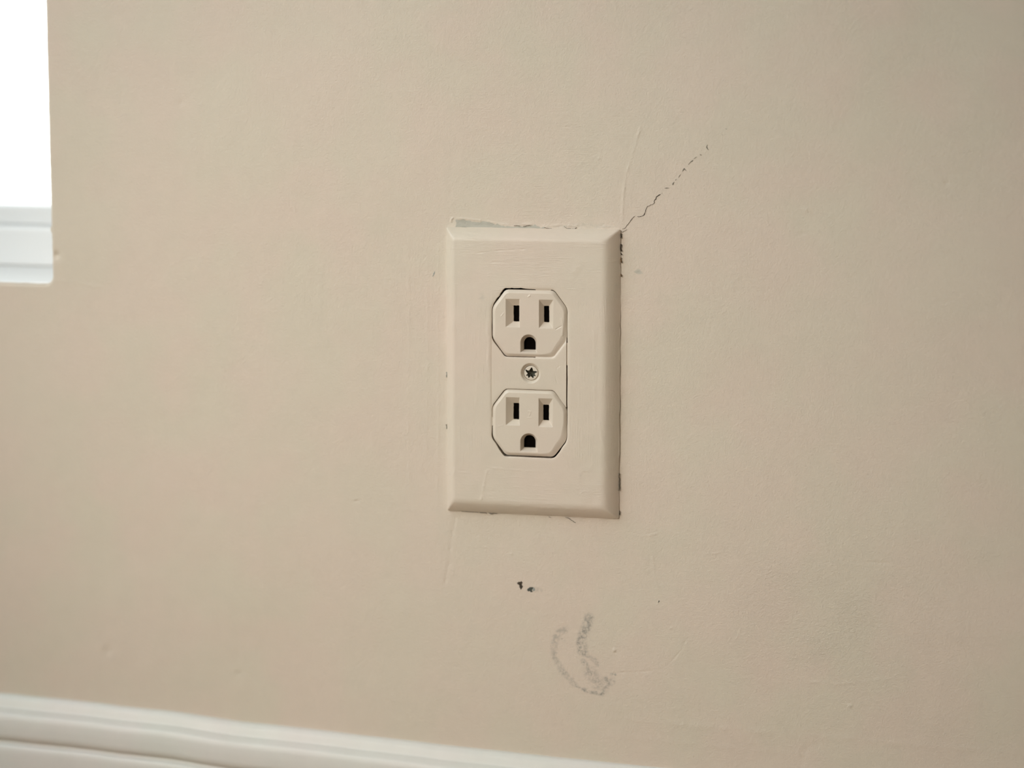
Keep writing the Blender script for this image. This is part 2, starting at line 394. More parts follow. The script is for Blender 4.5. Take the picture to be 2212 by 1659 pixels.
SCUFFS = [(c8([(760, 690), (690, 720), (645, 790), (620, 900), (628, 1000), (670, 1090), (730, 1180)]), 0.0016, 0.48),
          (c8([(650, 780), (740, 820)]), 0.0007, 0.5), (c8([(625, 980), (650, 1050)]), 0.0009, 0.5),
          (c8([(730, 1180), (800, 1250), (860, 1325)]), 0.0014, 0.55),
          (c8([(840, 1290), (880, 1345), (940, 1368)]), 0.0006, 0.75),
          (c8([(960, 1385), (1040, 1415), (1110, 1425), (1190, 1440)]), 0.0009, 0.95),
          (c8([(1030, 560), (1010, 640), (985, 700), (960, 760)]), 0.0022, 0.80),
          (c8([(985, 640), (1000, 680), (960, 720), (990, 765)]), 0.0010, 1.0),
          (c8([(915, 800), (905, 860), (925, 900), (920, 945), (975, 968)]), 0.0011, 1.0),
          (c8([(960, 830), (985, 880), (990, 945)]), 0.0014, 0.5),
          (c8([(930, 960), (1010, 1000), (1100, 1050), (1135, 1100)]), 0.0011, 0.55),
          (c8([(960, 1060), (990, 1095), (1020, 1150), (1050, 1215)]), 0.0012, 0.65),
          (c8([(1050, 1200), (1100, 1260), (1130, 1310), (1180, 1370)]), 0.0030, 0.50),
          (c8([(1330, 1215), (1290, 1215)]), 0.0007, 0.9), (c8([(1225, 1260), (1255, 1300), (1230, 1340)]), 0.0011, 0.8),
          (c8([(1300, 1290), (1240, 1330), (1200, 1390)]), 0.0016, 0.5),
          (c8([(410, 225), (470, 240)]), 0.0010, 0.3)]
def wall_scuff(x, z):
    g = np.zeros_like(x)
    for L, w, a in SCUFFS:
        s = near(x, z, L, w * 2.5)
        if not len(s): continue
        d, _ = dist_poly(x[s], z[s], pts(L)); g[s] = np.maximum(g[s], a * sm(1.3 * w, 0.3 * w, d))
    return g
def boxmask(x, z, px0, px1, py0, py1, w):
    a = on_wall(px0, py1); b = on_wall(px1, py0)
    return sm(a[0] - w, a[0] + w, x) * sm(b[0] + w, b[0] - w, x) * sm(a[1] - w, a[1] + w, z) * sm(b[1] + w, b[1] - w, z)
def wall_hb(x, z):
    m1 = 1.0 * boxmask(x, z, 960, 1400, 180, 490, 0.012); m2 = 0.55 * boxmask(x, z, 1250, 2400, 1450, 1700, 0.02)
    m3 = 0.5 * boxmask(x, z, 1200, 1700, 1180, 1500, 0.02)
    return np.clip(np.maximum(np.maximum(m1, m2), m3), 0, 1) * (0.7 + 0.6 * vnoise(x, z, 0.02, 21)) + 0.12
def wall_vb(x, z):
    m1 = 0.75 * boxmask(x, z, 840, 975, 440, 1130, 0.008); m2 = 0.5 * boxmask(x, z, 1345, 1700, 420, 1160, 0.012); m3 = 0.35 * boxmask(x, z, 480, 860, 450, 1150, 0.02)
    return np.clip(np.maximum(np.maximum(m1, m2), m3), 0, 1) * (0.7 + 0.6 * vnoise(x, z, 0.02, 22))
def wall_rough(x, z):
    m1 = 0.8 * boxmask(x, z, 1560, 2020, 1190, 1480, 0.022); m2 = 0.35 * boxmask(x, z, 1380, 2150, 1100, 1600, 0.03); m3 = 0.6 * boxmask(x, z, 1385, 1500, 1135, 1190, 0.004)
    m4 = 0.25 * boxmask(x, z, 1300, 2300, -60, 500, 0.03)
    return np.clip(np.maximum(np.maximum(m1, m2), np.maximum(m3, m4)), 0, 1) * (0.75 + 0.5 * vnoise(x, z, 0.015, 23))
REV = 0.075
def wall_back_y(x, z):
    return np.where(sdf_box(x, z, 0.030, 0.050) < 0, 0.012, np.where(sdf_box(x - wcx, z - wcz, whx, whz) < 0.02, 0.14, 0.14))
V, Fq, at = grid_solid(xs, zs, wall_sdf, wall_height, 0.14, dict(grey=wall_grey, scuff=wall_scuff, hb=wall_hb, vb=wall_vb, rough=wall_rough), back_fn=wall_back_y)
# outer face of the wall, so that it is a solid slab around the opening
wall = struct(mesh_obj('wall_back', V, Fq, M_wall, attrs=at)); wall.location.z = OZ
def frame_panel(x0, x1, z0, z1, w):
    return [(x0, w[0], z0, z1), (w[1], x1, z0, z1), (w[0], w[1], z0, w[2]), (w[0], w[1], w[3], z1)]
boxes('outer_cladding', [(a, b, 0.1395, 0.16, c, d) for a, b, c, d in frame_panel(XL - 0.15, XR + 0.15, -0.05, ZC + 0.05, W1)], M_room, wall).location.z = -OZ

# ------------------------------------------------------------------ rest of the room
TH = 0.14
struct(boxes('floor', [(XL - TH, XR + TH, YF - TH, 0.0, -0.05, 0.0)], M_floor))
struct(boxes('ceiling', [(XL - TH, XR + TH, YF - TH, 0.14, ZC, ZC + 0.05)], M_ceil))
struct(boxes('wall_right', [(XR, XR + TH, YF - TH, 0.14, 0, ZC)], M_room))
struct(boxes('wall_front', [(XL, W3[0], YF - TH, YF, 0, ZC), (W3[1], XR, YF - TH, YF, 0, ZC), (W3[0], W3[1], YF - TH, YF, 0, W3[2]), (W3[0], W3[1], YF - TH, YF, W3[3], ZC)], M_room))
struct(boxes('wall_left', [(XL - TH, XL, YF - TH, W2[0], 0, ZC), (XL - TH, XL, W2[1], 0.14, 0, ZC), (XL - TH, XL, W2[0], W2[1], 0, W2[2]), (XL - TH, XL, W2[0], W2[1], W2[3], ZC)], M_room))

# ------------------------------------------------------------------ window_1: beside the outlet
def empty(name, loc):
    o = bpy.data.objects.new(name, None); C.objects.link(o); o.location = loc; o.empty_display_size = 0.05; return o
w1 = struct(empty('window_1', (0, 0, 0)))
x0, x1, z0, z1 = W1
fz = 0.0185                                    # height of the fixed frame above the stool
# plastered stool inside the opening
boxes('window_stool', [(x0 + 0.0005, x1 - 0.0006, 0.0028, REV, z0 - 0.004, z0 + 0.0004)], M_white, w1, bevel=0.0003)
boxes('window_frame', [(x0, x1 - 0.0004, REV, 0.125, z0, z0 + fz), (x0, x1 - 0.0004, REV, 0.125, z1 - 0.03, z1), (x0, x0 + 0.03, REV, 0.125, z0 + fz, z1 - 0.03), (x1 - 0.0094, x1 - 0.0004, REV, 0.125, z0 + fz, z1 - 0.03)], M_white, w1, bevel=0.0018)
sash = boxes('window_sash', [(x0 + 0.03, x1 - 0.0094, REV + 0.012, 0.115, z0 + fz, z0 + fz + 0.0085), (x0 + 0.03, x1 - 0.0094, REV + 0.012, 0.115, z1 - 0.055, z1 - 0.03)], M_white, w1, bevel=0.001)
boxes('window_pane', [(x0 + 0.03, x1 - 0.0094, 0.098, 0.102, z0 + fz + 0.007, z1 - 0.05)], M_glass, sash)

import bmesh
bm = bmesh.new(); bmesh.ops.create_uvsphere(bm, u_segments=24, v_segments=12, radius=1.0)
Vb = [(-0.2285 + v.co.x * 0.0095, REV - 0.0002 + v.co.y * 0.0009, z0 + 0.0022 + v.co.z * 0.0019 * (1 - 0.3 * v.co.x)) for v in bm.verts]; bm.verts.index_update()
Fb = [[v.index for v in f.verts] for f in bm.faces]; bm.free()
bead = mesh_obj('tan_smudge', Vb, Fb, plain('smudge_tan', (0.50, 0.47, 0.36, 1), 0.8), w1); bead['label'] = 'tan smear'  # small tan blob added for the brownish smudge in the crease

# window_2 in the left wall, the one that lights the outlet
w2 = struct(empty('window_2', (0, 0, 0)))
y0, y1, q0, q1 = W2
boxes('window_frame', [(XL - 0.11, XL - 0.07, y0, y1, q0, q0 + 0.05), (XL - 0.11, XL - 0.07, y0, y1, q1 - 0.05, q1), (XL - 0.11, XL - 0.07, y0, y0 + 0.05, q0 + 0.05, q1 - 0.05), (XL - 0.11, XL - 0.07, y1 - 0.05, y1, q0 + 0.05, q1 - 0.05)], M_white, w2, bevel=0.002)
boxes('window_pane', [(XL - 0.092, XL - 0.088, y0 + 0.05, y1 - 0.05, q0 + 0.05, q1 - 0.05)], M_glass, w2)

# fill_window, added in the unseen front wall for frontal fill light
w3 = struct(empty('fill_window', (0, 0, 0)))
x0_, x1_, q0, q1 = W3
boxes('window_frame', [(x0_, x1_, YF - 0.11, YF - 0.07, q0, q0 + 0.05), (x0_, x1_, YF - 0.11, YF - 0.07, q1 - 0.05, q1), (x0_, x0_ + 0.05, YF - 0.11, YF - 0.07, q0 + 0.05, q1 - 0.05), (x1_ - 0.05, x1_, YF - 0.11, YF - 0.07, q0 + 0.05, q1 - 0.05)], M_white, w3, bevel=0.002)
boxes('window_pane', [(x0_ + 0.05, x1_ - 0.05, YF - 0.092, YF - 0.088, q0 + 0.05, q1 - 0.05)], M_glass, w3)

# ------------------------------------------------------------------ baseboard
bx = np.array([XL, -0.30, -0.235, -0.1898, -0.1793, -0.1465, -0.1242, -0.0681, -0.0386, 0.048, 0.12, 0.40, XR])
bz = np.array([-0.147, -0.147, -0.1474, -0.1483, -0.1489, -0.1500, -0.1516, -0.1536, -0.1549, -0.1570, -0.1592, -0.163, -0.163])
PROF = [(-0.001, 0.0), (0.0016, -0.0004), (0.0027, -0.0020), (0.0034, -0.0042), (0.0038, -0.0054), (0.0050, -0.0060), (0.0068, -0.0072), (0.0075, -0.0095), (0.0078, -0.0125), (0.0078, -0.0160), (0.0073, -0.0178), (0.0060, -0.0188),
        (0.0052, -0.0196), (0.0056, -0.0204), (0.0068, -0.0214), (0.0073, -0.0235), (0.0075, -0.0270), (0.0077, -0.0400)]
sx_ = np.concatenate([np.linspace(XL, -0.26, 12), np.arange(-0.258, 0.16, 0.0015), np.linspace(0.17, XR, 20)])
V = []; Fc = []
# resample profile smoothly
pa = np.array(PROF); tt = np.linspace(0, len(pa) - 1, 90); ip = np.arange(len(pa))
pu = np.interp(tt, ip, pa[:, 0]); pv = np.interp(tt, ip, pa[:, 1])
ker = np.array([1, 3, 5, 3, 1.]) / 13; pu[2:-2] = np.convolve(pu, ker, 'valid'); pv[2:-2] = np.convolve(pv, ker, 'valid')
for x in sx_:
    t = np.interp(x, bx, bz) + 0.00025 * float(vnoise(np.array(x), np.array(0.), 0.012, 31)) * (abs(x) < 0.26)
    r = 1 + 0.05 * float(vnoise(np.array(x), np.array(0.3), 0.02, 32))
    for a, b in zip(pu, pv): V.append((x, -a * (r if a > 0 else 1), t + b + OZ))
    V.append((x, -pu[-1], 0.0)); V.append((x, 0.001, 0.0))
n = len(pu) + 2
for i in range(len(sx_) - 1):
    for j in range(n - 1): Fc.append([i * n + j, i * n + j + 1, (i + 1) * n + j + 1, (i + 1) * n + j])
V = np.array(V)
struct(mesh_obj('baseboard_back', V, np.array(Fc)[:, ::1], M_base))

# ------------------------------------------------------------------ the outlet
out = empty('electrical_outlet', (0, 0, OZ)); out.rotation_euler = (0, -PR, 0)
out['label'] = 'beige painted-over duplex electrical outlet with cover plate mounted on the wall'
out['category'] = 'electrical outlet'
PD = 0.0049                                       # plate stands this far off the wall
RX, RZ1, RZ2 = -0.00045, 0.0200, -0.0195           # receptacle centres
HX, HZ, FX, FZ = 0.0150, 0.0132, 0.0097, 0.0062    # receptacle face outline
def oct_at(x, z, cz, grow=0.0):
    return sdf_oct(x - RX, z - cz, HX + grow, HZ + grow, FX + grow * 0.6, FZ + grow * 0.6)
def slot_open(x, z):
    """plate opening: hull of both faces"""
    zc = np.clip(z, RZ2, RZ1)
    return np.where((z > RZ1), oct_at(x, z, RZ1), np.where(z < RZ2, oct_at(x, z, RZ2), np.abs(x - RX) - HX))
def gap_top(u, v):
    """width of the dark seam round the opening, closed where paint has filled it"""
    g = 0.00030 + 0.00008 * vnoise(u, v, 0.004, 41)
    tl = sm(0.000, -0.006, u) * sm(0.026, 0.029, v); g = g + 0.00034 * tl * (0.8 + 0.5 * vnoise(u, v, 0.0009, 43))
    g = g + 0.00012 * sm(0.031, 0.033, v) * sm(0.003, 0.000, u)
    g = g + 0.00030 * sm(-0.028, -0.031, v) + 0.00022 * sm(-0.022, -0.026, v) * sm(-0.008, -0.011, u) + 0.00018 * sm(-0.024, -0.028, v) * sm(0.009, 0.012, u)
    # paint-filled stretches
    f1 = sm(0.0018, 0.0022, u) * sm(0.0082, 0.0078, u) * sm(0.029, 0.031, v) * (vnoise(u, v, 0.0011, 42) > -0.55)
    f2 = sm(0.0060, 0.0040, np.abs(v - 0.0005)) * 0
    left = sm(-0.012, -0.014, u) * sm(0.0140, 0.0125, v) * sm(-0.0215, -0.0205, v)
    rt = sm(0.012, 0.014, u) * sm(0.0170, 0.0180, v) * sm(0.0245, 0.0235, v) * 0.6
    rt2 = sm(0.012, 0.014, u) * sm(0.0132, 0.0122, v) * sm(0.0035, 0.0045, v)
    fill = np.clip(f1 + left + rt2, 0, 1)
    g = g * (1 - 0.5 * rt)
    return np.where(fill > 0.5, -0.00025, g)
def plate_profile(u, v):
    ax, az = PW - np.abs(u), PH - np.abs(v)
    def pf(d, w, rim):
        t = np.clip(d / w, 0, 1); return rim + (PD - rim) * (1 - (1 - t) ** 1.75)
    a = pf(ax, np.where(u > 0, 0.0068, 0.0042), np.where(u > 0, 0.0007, 0.0015)); b = pf(az, np.where(v > 0, 0.0052, 0.0062), np.where(v > 0, 0.0012, 0.0007)); k = 0.0007
    hh = np.clip(0.5 + 0.5 * (b - a) / k, 0, 1)
    return b * (1 - hh) + a * hh - k * hh * (1 - hh)
P_RIDGE = [  # in plate pixels (unprojected on the plate front)
    ([(1148, 712), (1160, 760), (1215, 792), (1205, 806), (1200, 822), (1203, 845)], 0, 0),
    ([(1053, 1010), (1046, 1045), (1038, 1085)], 0.00045, 0.00010), ([(985, 1012), (977, 1030), (972, 1060)], 0.0006, 0.00010),
    ([(1045, 1062), (1080, 1060)], 0.0005, -0.00007), ([(1050, 1010), (1120, 1016), (1180, 1020)], 0.0004, 0.00006),
    ([(1224, 990), (1226, 1020), (1232, 1045)], 0.0004, 0.00004), ([(1292, 900), (1298, 940), (1306, 968)], 0.0005, 0.00005),
    ([(1308, 1000), (1312, 1015), (1316, 1030)], 0.0005, 0.00006),
    ([(1230, 1063), (1240, 1060), (1250, 1068), (1262, 1062), (1275, 1064), (1300, 1061)], 0.0003, 0.00005), ([(1240, 1075), (1255, 1070), (1270, 1078)], 0.0003, 0.00004),
    ([(1000, 500), (1020, 503), (1045, 502)], 0.0003, 0.00012), ([(1026, 547), (1080, 541), (1140, 538)], 0.0002, -0.00009), ([(1060, 567), (1090, 565)], 0.0002, -0.00008),
    ([(1053, 690), (1055, 760), (1053, 830)], 0.0006, 0.00008), ([(1283, 700), (1284, 860), (1286, 950)], 0.0005, 0.00006), ([(1032, 800), (1028, 880)], 0.0005, 0.00006),
    ([(1225, 805), (1226, 850), (1224, 900)], 0.0004, 0.00008), ([(1260, 560), (1240, 590), (1230, 610)], 0.0012, 0.00006),
    ([(1100, 1093), (1160, 1098), (1220, 1100), (1280, 1103)], 0.0006, 0.00012)]
def apply_ridges(u, v, R_, depth):
    h = np.zeros_like(u)
    for L, w, a in R_:
        if not a: continue
        P = pts(L, -depth); P = np.stack(to_plate(P[:, 0], P[:, 1]), 1)
        d, t = dist_poly(u, v, P); h += a * np.exp(-(d / w) ** 2) * sm(0, 0.1, t) * sm(1, 0.9, t) * np.clip(0.6 + 0.6 * vnoise(u, v, 0.0025, 51) + 0.4 * vnoise(u, v, 0.0009, 55), 0, 2)
    return h
def plate_height(u, v):
    h = plate_profile(u, v)
    h = h + 0.00005 * vnoise(u, v, 0.012, 52) + 0.00002 * vnoise(u, v, 0.004, 53) + apply_ridges(u, v, P_RIDGE, PD)
    d = slot_open(u, v); h = h - 0.00035 * np.exp(-np.maximum(d - 0.0002, 0) / 0.00035)     # softened inner edge
    return h
def plate_sdf(u, v):
    outer = -sdf_box(u, v, PW, PH, 0.0006) + 0.00012 * vnoise(u, v, 0.003, 54)
    return np.minimum(outer, slot_open(u, v) - gap_top(u, v))
def pl_hb(u, v):
    a = sm(0.030, 0.036, v) + sm(-0.036, -0.040, v); return np.clip(a, 0, 1) * (0.8 + 0.5 * vnoise(u, v, 0.012, 61))
def pl_vb(u, v):
    a = sm(0.036, 0.030, v) * sm(-0.042, -0.036, v) * sm(0.014, 0.018, np.abs(u)); return np.clip(a, 0, 1) * (0.7 + 0.5 * vnoise(u, v, 0.012, 62))
def pl_rough(u, v):
    a = sm(0.016, 0.020, u) * sm(-0.034, -0.038, v) * sm(-0.052, -0.048, v); return 0.35 * a * sm(-0.2, 0.4, vnoise(u, v, 0.004, 63))
def pl_grey(u, v):
    g = np.zeros_like(u)
    for c, r, a in [((1040, 640), 0.0030, 0.42), ((1262, 655), 0.0045, 0.36), ((1235, 700), 0.004, 0.30), ((1330, 620), 0.003, 0.40)]:
        q = np.array(on_wall(*c, -PD)); q = to_plate(q[0], q[1]); g = np.maximum(g, a * np.exp(-((u - q[0]) ** 2 + ((v - q[1]) * 0.7) ** 2) / r ** 2))
    return g
zero = lambda u, v: np.zeros_like(u)
us = axis([(-PW - 0.0002, PW + 0.0002, 0.00025)]); vs = axis([(-PH - 0.0002, PH + 0.0002, 0.00025)])
V, Fq, at = grid_solid(us, vs, plate_sdf, plate_height, 0.0004, dict(grey=pl_grey, scuff=zero, hb=pl_hb, vb=pl_vb, rough=pl_rough), back_fn=lambda u, v: np.where(sdf_box(u, v, 0.025, 0.045) < 0, -0.0018, 0.0004))
plate = mesh_obj('cover_plate', V, Fq, M_plate, out, at)

# bridge between the two receptacle faces
def bridge_sdf(u, v):
    g = 0.00024 + 0.00008 * vnoise(u, v, 0.003, 71) + 0.0001 * sm(-0.009, -0.011, u) * (v > 0)
    side = HX - 0.00035 - np.abs(u - RX + 0.0001)
    side = np.where(u < 0, HX + 0.0003 - np.abs(u - RX), HX - 0.00016 - np.abs(u - RX))
    t = oct_at(u, v, RZ1) - np.where(u > 0.002, -0.0002, g); b = oct_at(u, v, RZ2) - g
    hole = np.hypot(u, v - 0.0004) - 0.00298
    return np.minimum(np.minimum(np.minimum(side, t), np.minimum(b, np.where(v > RZ1, -1.0, 1.0))), np.minimum(hole, np.minimum(RZ1 - v, v - RZ2)))
B_RIDGE = [([(1210, 790), (1203, 795), (1199, 806), (1201, 820), (1205, 830)], 0.00025, -0.00007)]
def bridge_height(u, v):
    h = PD - 0.00012 + 0.00003 * vnoise(u, v, 0.005, 72) + apply_ridges(u, v, B_RIDGE, PD)
    r = np.hypot(u, v - 0.0004)
    h = h - 0.00105 * sm(0.0041, 0.0029, r)
    for cz in (RZ1, RZ2): h = h - 0.00025 * np.exp(-np.maximum(oct_at(u, v, cz), 0) / 0.0003)
    return h
us = axis([(-0.0160, 0.0152, 0.00015)]); vs = axis([(RZ2 + 0.002, RZ1 - 0.002, 0.00015)])
V, Fq, at = grid_solid(us, vs, bridge_sdf, bridge_height, -0.0022, dict(grey=zero, scuff=zero, hb=zero, vb=lambda u, v: 0.35 + 0 * u, rough=zero))
mesh_obj('center_bridge', V, Fq, M_plate, out, at)

# receptacle faces
#   slots: outer x0,x1,z0,z1 ; inner x0,x1,z0,z1 measured on the face (outlet-centred mm), funnel depth
D = 0.0021
def rect_t(u, v, O, I):
    # 0 at the inner hole, 1 at the outer rim
    a = (I[0] - u) / max(I[0] - O[0], 1e-6); b = (u - I[1]) / max(O[1] - I[1], 1e-6)
    c = (I[2] - v) / max(I[2] - O[2], 1e-6); d = (v - I[3]) / max(O[3] - I[3], 1e-6)
    return np.maximum(np.maximum(a, b), np.maximum(c, d))
def arch(u, v, x0, x1, z0, z1):
    """D shape: flat bottom, round top (negative inside)"""
    r = (x1 - x0) / 2; cx = (x0 + x1) / 2; zc = z1 - r
    up = np.hypot(u - cx, v - zc) - r
    lo = np.maximum(np.abs(u - cx) - r, z0 - v)
    return np.where(v > zc, up, lo)
def receptacle(cz, SL, G_O, G_I, tilt, seed, R_, fillx=None):
    k = 1e-3
    SL = [([a * k for a in O], [a * k for a in I]) for O, I in SL]; GO = [a * k for a in G_O]; GI = [a * k for a in G_I]
    def sd(u, v):
        s = -oct_at(u, v, cz)
        for O, I in SL:
            wob = 0.00006 * vnoise(u, v, 0.0009, seed)
            s = np.minimum(s, sdf_box(u - (I[0] + I[1]) / 2, v - (I[2] + I[3]) / 2, (I[1] - I[0]) / 2, (I[3] - I[2]) / 2, 0.0002) + wob)
        return np.minimum(s, arch(u, v, *GI))
    def ht(u, v):
        h = PD + 0.00015 + tilt[0] * (u - RX) + tilt[1] * (v - cz) + 0.00002 * vnoise(u, v, 0.004, seed + 1)
        d = -oct_at(u, v, cz)
        wid = 0.0013 + 0.0014 * sm(0.004, 0.012, u) * sm(cz + 0.002, cz - 0.008, v)
        h = h - 0.00085 * np.clip(1 - d / wid, 0, 1) ** 1.5
        for O, I in SL:
            t = rect_t(u, v, O, I); tw = np.clip(t, 0, 1); h = h - D * (1 - tw) * (t < 1)
        a_o = arch(u, v, *GO); a_i = arch(u, v, *GI)
        t = np.clip(a_i / np.maximum(a_i - a_o, 1e-6), 0, 1)
        h = np.where(a_o < 0, h - D * (1 - t), h)
        return h + apply_ridges(u, v, R_, PD)
    us = axis([(RX - HX - 0.0001, RX + HX + 0.0001, 0.00011)]); vs = axis([(cz - HZ - 0.0001, cz + HZ + 0.0001, 0.00011)])
    V, Fq, at = grid_solid(us, vs, sd, ht, -0.0022, dict(grey=zero, scuff=zero, hb=lambda u, v: 0.25 + 0 * u, vb=lambda u, v: 0.4 + 0 * u, rough=zero))
    r = mesh_obj('receptacle', V, Fq, M_face, out, at)
    boxes('contact_housing', [(RX - 0.0135, RX + 0.0135, -0.0021, 0.010, cz - 0.0118, cz + 0.0118)], M_dark, r)
    return r
sh = lambda O, a, b, c, d: [a - 0.41, b - 0.41, c - 0.24, d - 0.24]      # holes sit deeper than the face
r1 = receptacle(RZ1, [([-9.97, -4.30, 18.45, 29.6], sh(0, -6.92, -4.55, 20.73, 27.11)), ([3.45, 9.15, 18.35, 29.6], sh(0, 5.37, 7.52, 20.75, 27.22))],
           [-4.00, 2.75, 8.60, 15.75], [-3.15, 1.68, 9.50, 14.50], (-0.006, 0.004), 81,
           [([(1200, 712), (1214, 704)], 0.0002, -0.0001), ([(1140, 642), (1146, 638)], 0.0003, 0.00015), ([(1082, 684), (1090, 674)], 0.0002, 0.00008), ([(1213, 685), (1216, 705), (1215, 728)], 0.0004, 0.0001)])
r2 = receptacle(RZ2, [([-9.93, -4.30, -20.6, -9.4], sh(0, -6.95, -4.60, -18.24, -11.67)), ([3.34, 9.05, -20.75, -9.4], sh(0, 5.15, 7.52, -18.16, -11.91))],
           [-4.00, 2.95, -30.85, -23.55], [-3.12, 1.72, -29.60, -24.55], (-0.004, -0.004), 91,
           [([(1140, 888), (1146, 889), (1145, 895), (1142, 899)], 0.00022, 0.00007), ([(1138, 903), (1150, 902)], 0.0002, 0.00005), ([(1074, 900), (1080, 893), (1084, 902)], 0.0003, 0.00007), ([(1074, 922), (1088, 918)], 0.00025, 0.00007)])
r1['label'] = 'upper receptacle face'; r2['label'] = 'lower receptacle face'

# screw
def screw():
    s = empty('screw', (0.0001, 0, 0.0004)); s.parent = out
    cx, cy, k = 755, 262, 1 / (7.215 * 5.42) * 1e-3
    star = [(765, 172), (786, 212), (792, 232), (856, 240), (818, 262), (812, 280), (832, 304), (798, 306), (790, 342), (762, 318), (748, 310), (716, 340), (708, 306), (672, 300), (704, 276), (694, 258), (664, 204), (706, 226), (728, 222), (740, 205)]
    st = np.array([((a - cx) * k, (cy - b) * k) for a, b in star])
    # head: rings from the rim to the star edge, then sunk recess
    n = 160; ang = np.linspace(0, 2 * np.pi, n, endpoint=False)
    sa = np.arctan2(st[:, 1], st[:, 0]); sr = np.hypot(st[:, 0], st[:, 1]); o = np.argsort(sa); sa, sr = sa[o], sr[o]
    star_r = np.interp(ang, np.concatenate([sa - 2 * np.pi, sa, sa + 2 * np.pi]), np.tile(sr, 3))
    Rr = 0.00284; base = PD - 0.00070
    V, Fc = [], []
    prof = [(1.0, -0.0012), (1.0, -0.00025), (0.985, -0.00010), (0.95, -0.00002), (0.9, 0.0)]
    rings = []
    for f, dz in prof: rings.append([(Rr * f * math.cos(a), -(base + dz), Rr * f * math.sin(a)) for a in ang])
    for f in (0.66, 0.33, 0.0): rings.append([((Rr * 0.9 * f + sr_ * (1 - f)) * math.cos(a), -(base + 0.00003 * (1 - f)), (Rr * 0.9 * f + sr_ * (1 - f)) * math.sin(a)) for a, sr_ in zip(ang, star_r)])
    for r in rings: V += r
    for i in range(len(rings) - 1):
        for j in range(n): k2 = (j + 1) % n; Fc.append([i * n + j, i * n + k2, (i + 1) * n + k2, (i + 1) * n + j])
    h = mesh_obj('screw_head', V, Fc, M_face, s, dict(grey=[0.35] * len(V), scuff=[0] * len(V), hb=[0] * len(V), vb=[0] * len(V), rough=[0] * len(V)))
    V, Fc = [], []
    for f, dz in [(1.0, 0.00003), (0.93, -0.00035), (0.55, -0.0008), (0.25, -0.0010)]:
        V += [(sr_ * f * math.cos(a), -(base + dz - (0.0 if f > .99 else 0.00012 * math.sin(a * 5))), sr_ * f * math.sin(a)) for a, sr_ in zip(ang, star_r)]
    V.append((0, -(base - 0.0011), 0))
    for i in range(3):
        for j in range(n): k2 = (j + 1) % n; Fc.append([i * n + j, i * n + k2, (i + 1) * n + k2, (i + 1) * n + j])
    for j in range(n): Fc.append([3 * n + j, 3 * n + (j + 1) % n, 4 * n])
    rc = mesh_obj('drive_recess', V, Fc, M_metal, s); rc['label'] = 'dark worn star-shaped screw recess'
screw()
# steel box behind the plate
boxes('junction_box', [(-0.0255, 0.0255, 0.0125, 0.050, -0.0455, 0.0455)], M_steelbox, out)

# ------------------------------------------------------------------ cracks, chips and losses: thin fillings lying in the paint
def ribbon(name, strokes, mat, parent, y=-0.0, seed=1, lift=0.00006, jit=0.35, local=False, label=None):
    """strokes: list of [(px, py, width_px) ...] drawn on the wall face at y; each a shallow raised body with its own thickness"""
    r = np.random.default_rng(seed); V, Fc = [], []
    for st in strokes:
        P = []
        for k in range(len(st) - 1):
            a, b = np.array(st[k], float), np.array(st[k + 1], float); n = max(1, int(np.hypot(*(b - a)[:2]) / 1.6))
            for i in range(n): P.append(a + (b - a) * i / n)
        P.append(np.array(st[-1], float)); P = np.array(P)
        for i in range(1, len(P) - 1): P[i, :2] += r.normal(0, 0.32 * min(1, P[i, 2]), 2)
        w = (1.25 if name == 'paint_chip' else 0.70) * P[:, 2] * (1 + r.uniform(-jit, jit, len(P))); w[0] *= 0.4; w[-1] *= 0.4
        T = np.gradient(P[:, :2], axis=0); T /= np.maximum(np.hypot(T[:, 0], T[:, 1]), 1e-9)[:, None]; N = np.stack([-T[:, 1], T[:, 0]], 1)
        A = P[:, :2] + N * w[:, None] / 2; B = P[:, :2] - N * w[:, None] / 2; n0 = len(V)
        for q, c, e in zip(A, P, B):
            for (px, py), yy in ((q, y + 0.00002), (c[:2], y - lift), (e, y + 0.00002)):
                px_, pz_ = on_wall(px, py, y); yw = 0.0
                if not local: yw = -float(wall_height(np.array([px_]), np.array([pz_]))[0])
                V.append((px_, yy + yw, pz_))
        for i in range(len(P) - 1):
            b0 = n0 + 3 * i; Fc.append([b0, b0 + 1, b0 + 4, b0 + 3]); Fc.append([b0 + 1, b0 + 2, b0 + 5, b0 + 4])
    o = mesh_obj(name, V, Fc, mat, parent)
    if label: o['label'] = label
    return o
c7 = lambda a, b: (1300 + a / 5.529, 240 + b / 5.529)
def k7(L): return [c7(a, b) + (w,) for a, b, w in L]
LIFT = 0.00018
ribbon('crack', [k7([(245, 1408, .7), (275, 1402, 1.0), (290, 1380, 1.4), (320, 1342, 1.5), (352, 1298, 2.0), (380, 1268, 1.3), (395, 1252, .8)]),
                 k7([(425, 1256, .7), (445, 1264, 1.9), (480, 1256, 1.8), (508, 1235, 2.6), (520, 1205, 2.6), (530, 1165, 1.8), (545, 1140, 1.7), (575, 1122, 1.3), (610, 1115, 1.2), (628, 1095, 2.0), (622, 1075, 2.8), (645, 1050, 3.0), (655, 1022, 2.6), (685, 1003, 3.4), (702, 992, 2.2)]),
                 k7([(222, 1445, 1.5), (250, 1442, 1.6), (282, 1430, 1.0), (300, 1412, .5)])],
       M_gap, wall, seed=3, lift=LIFT, label='dark hairline crack')
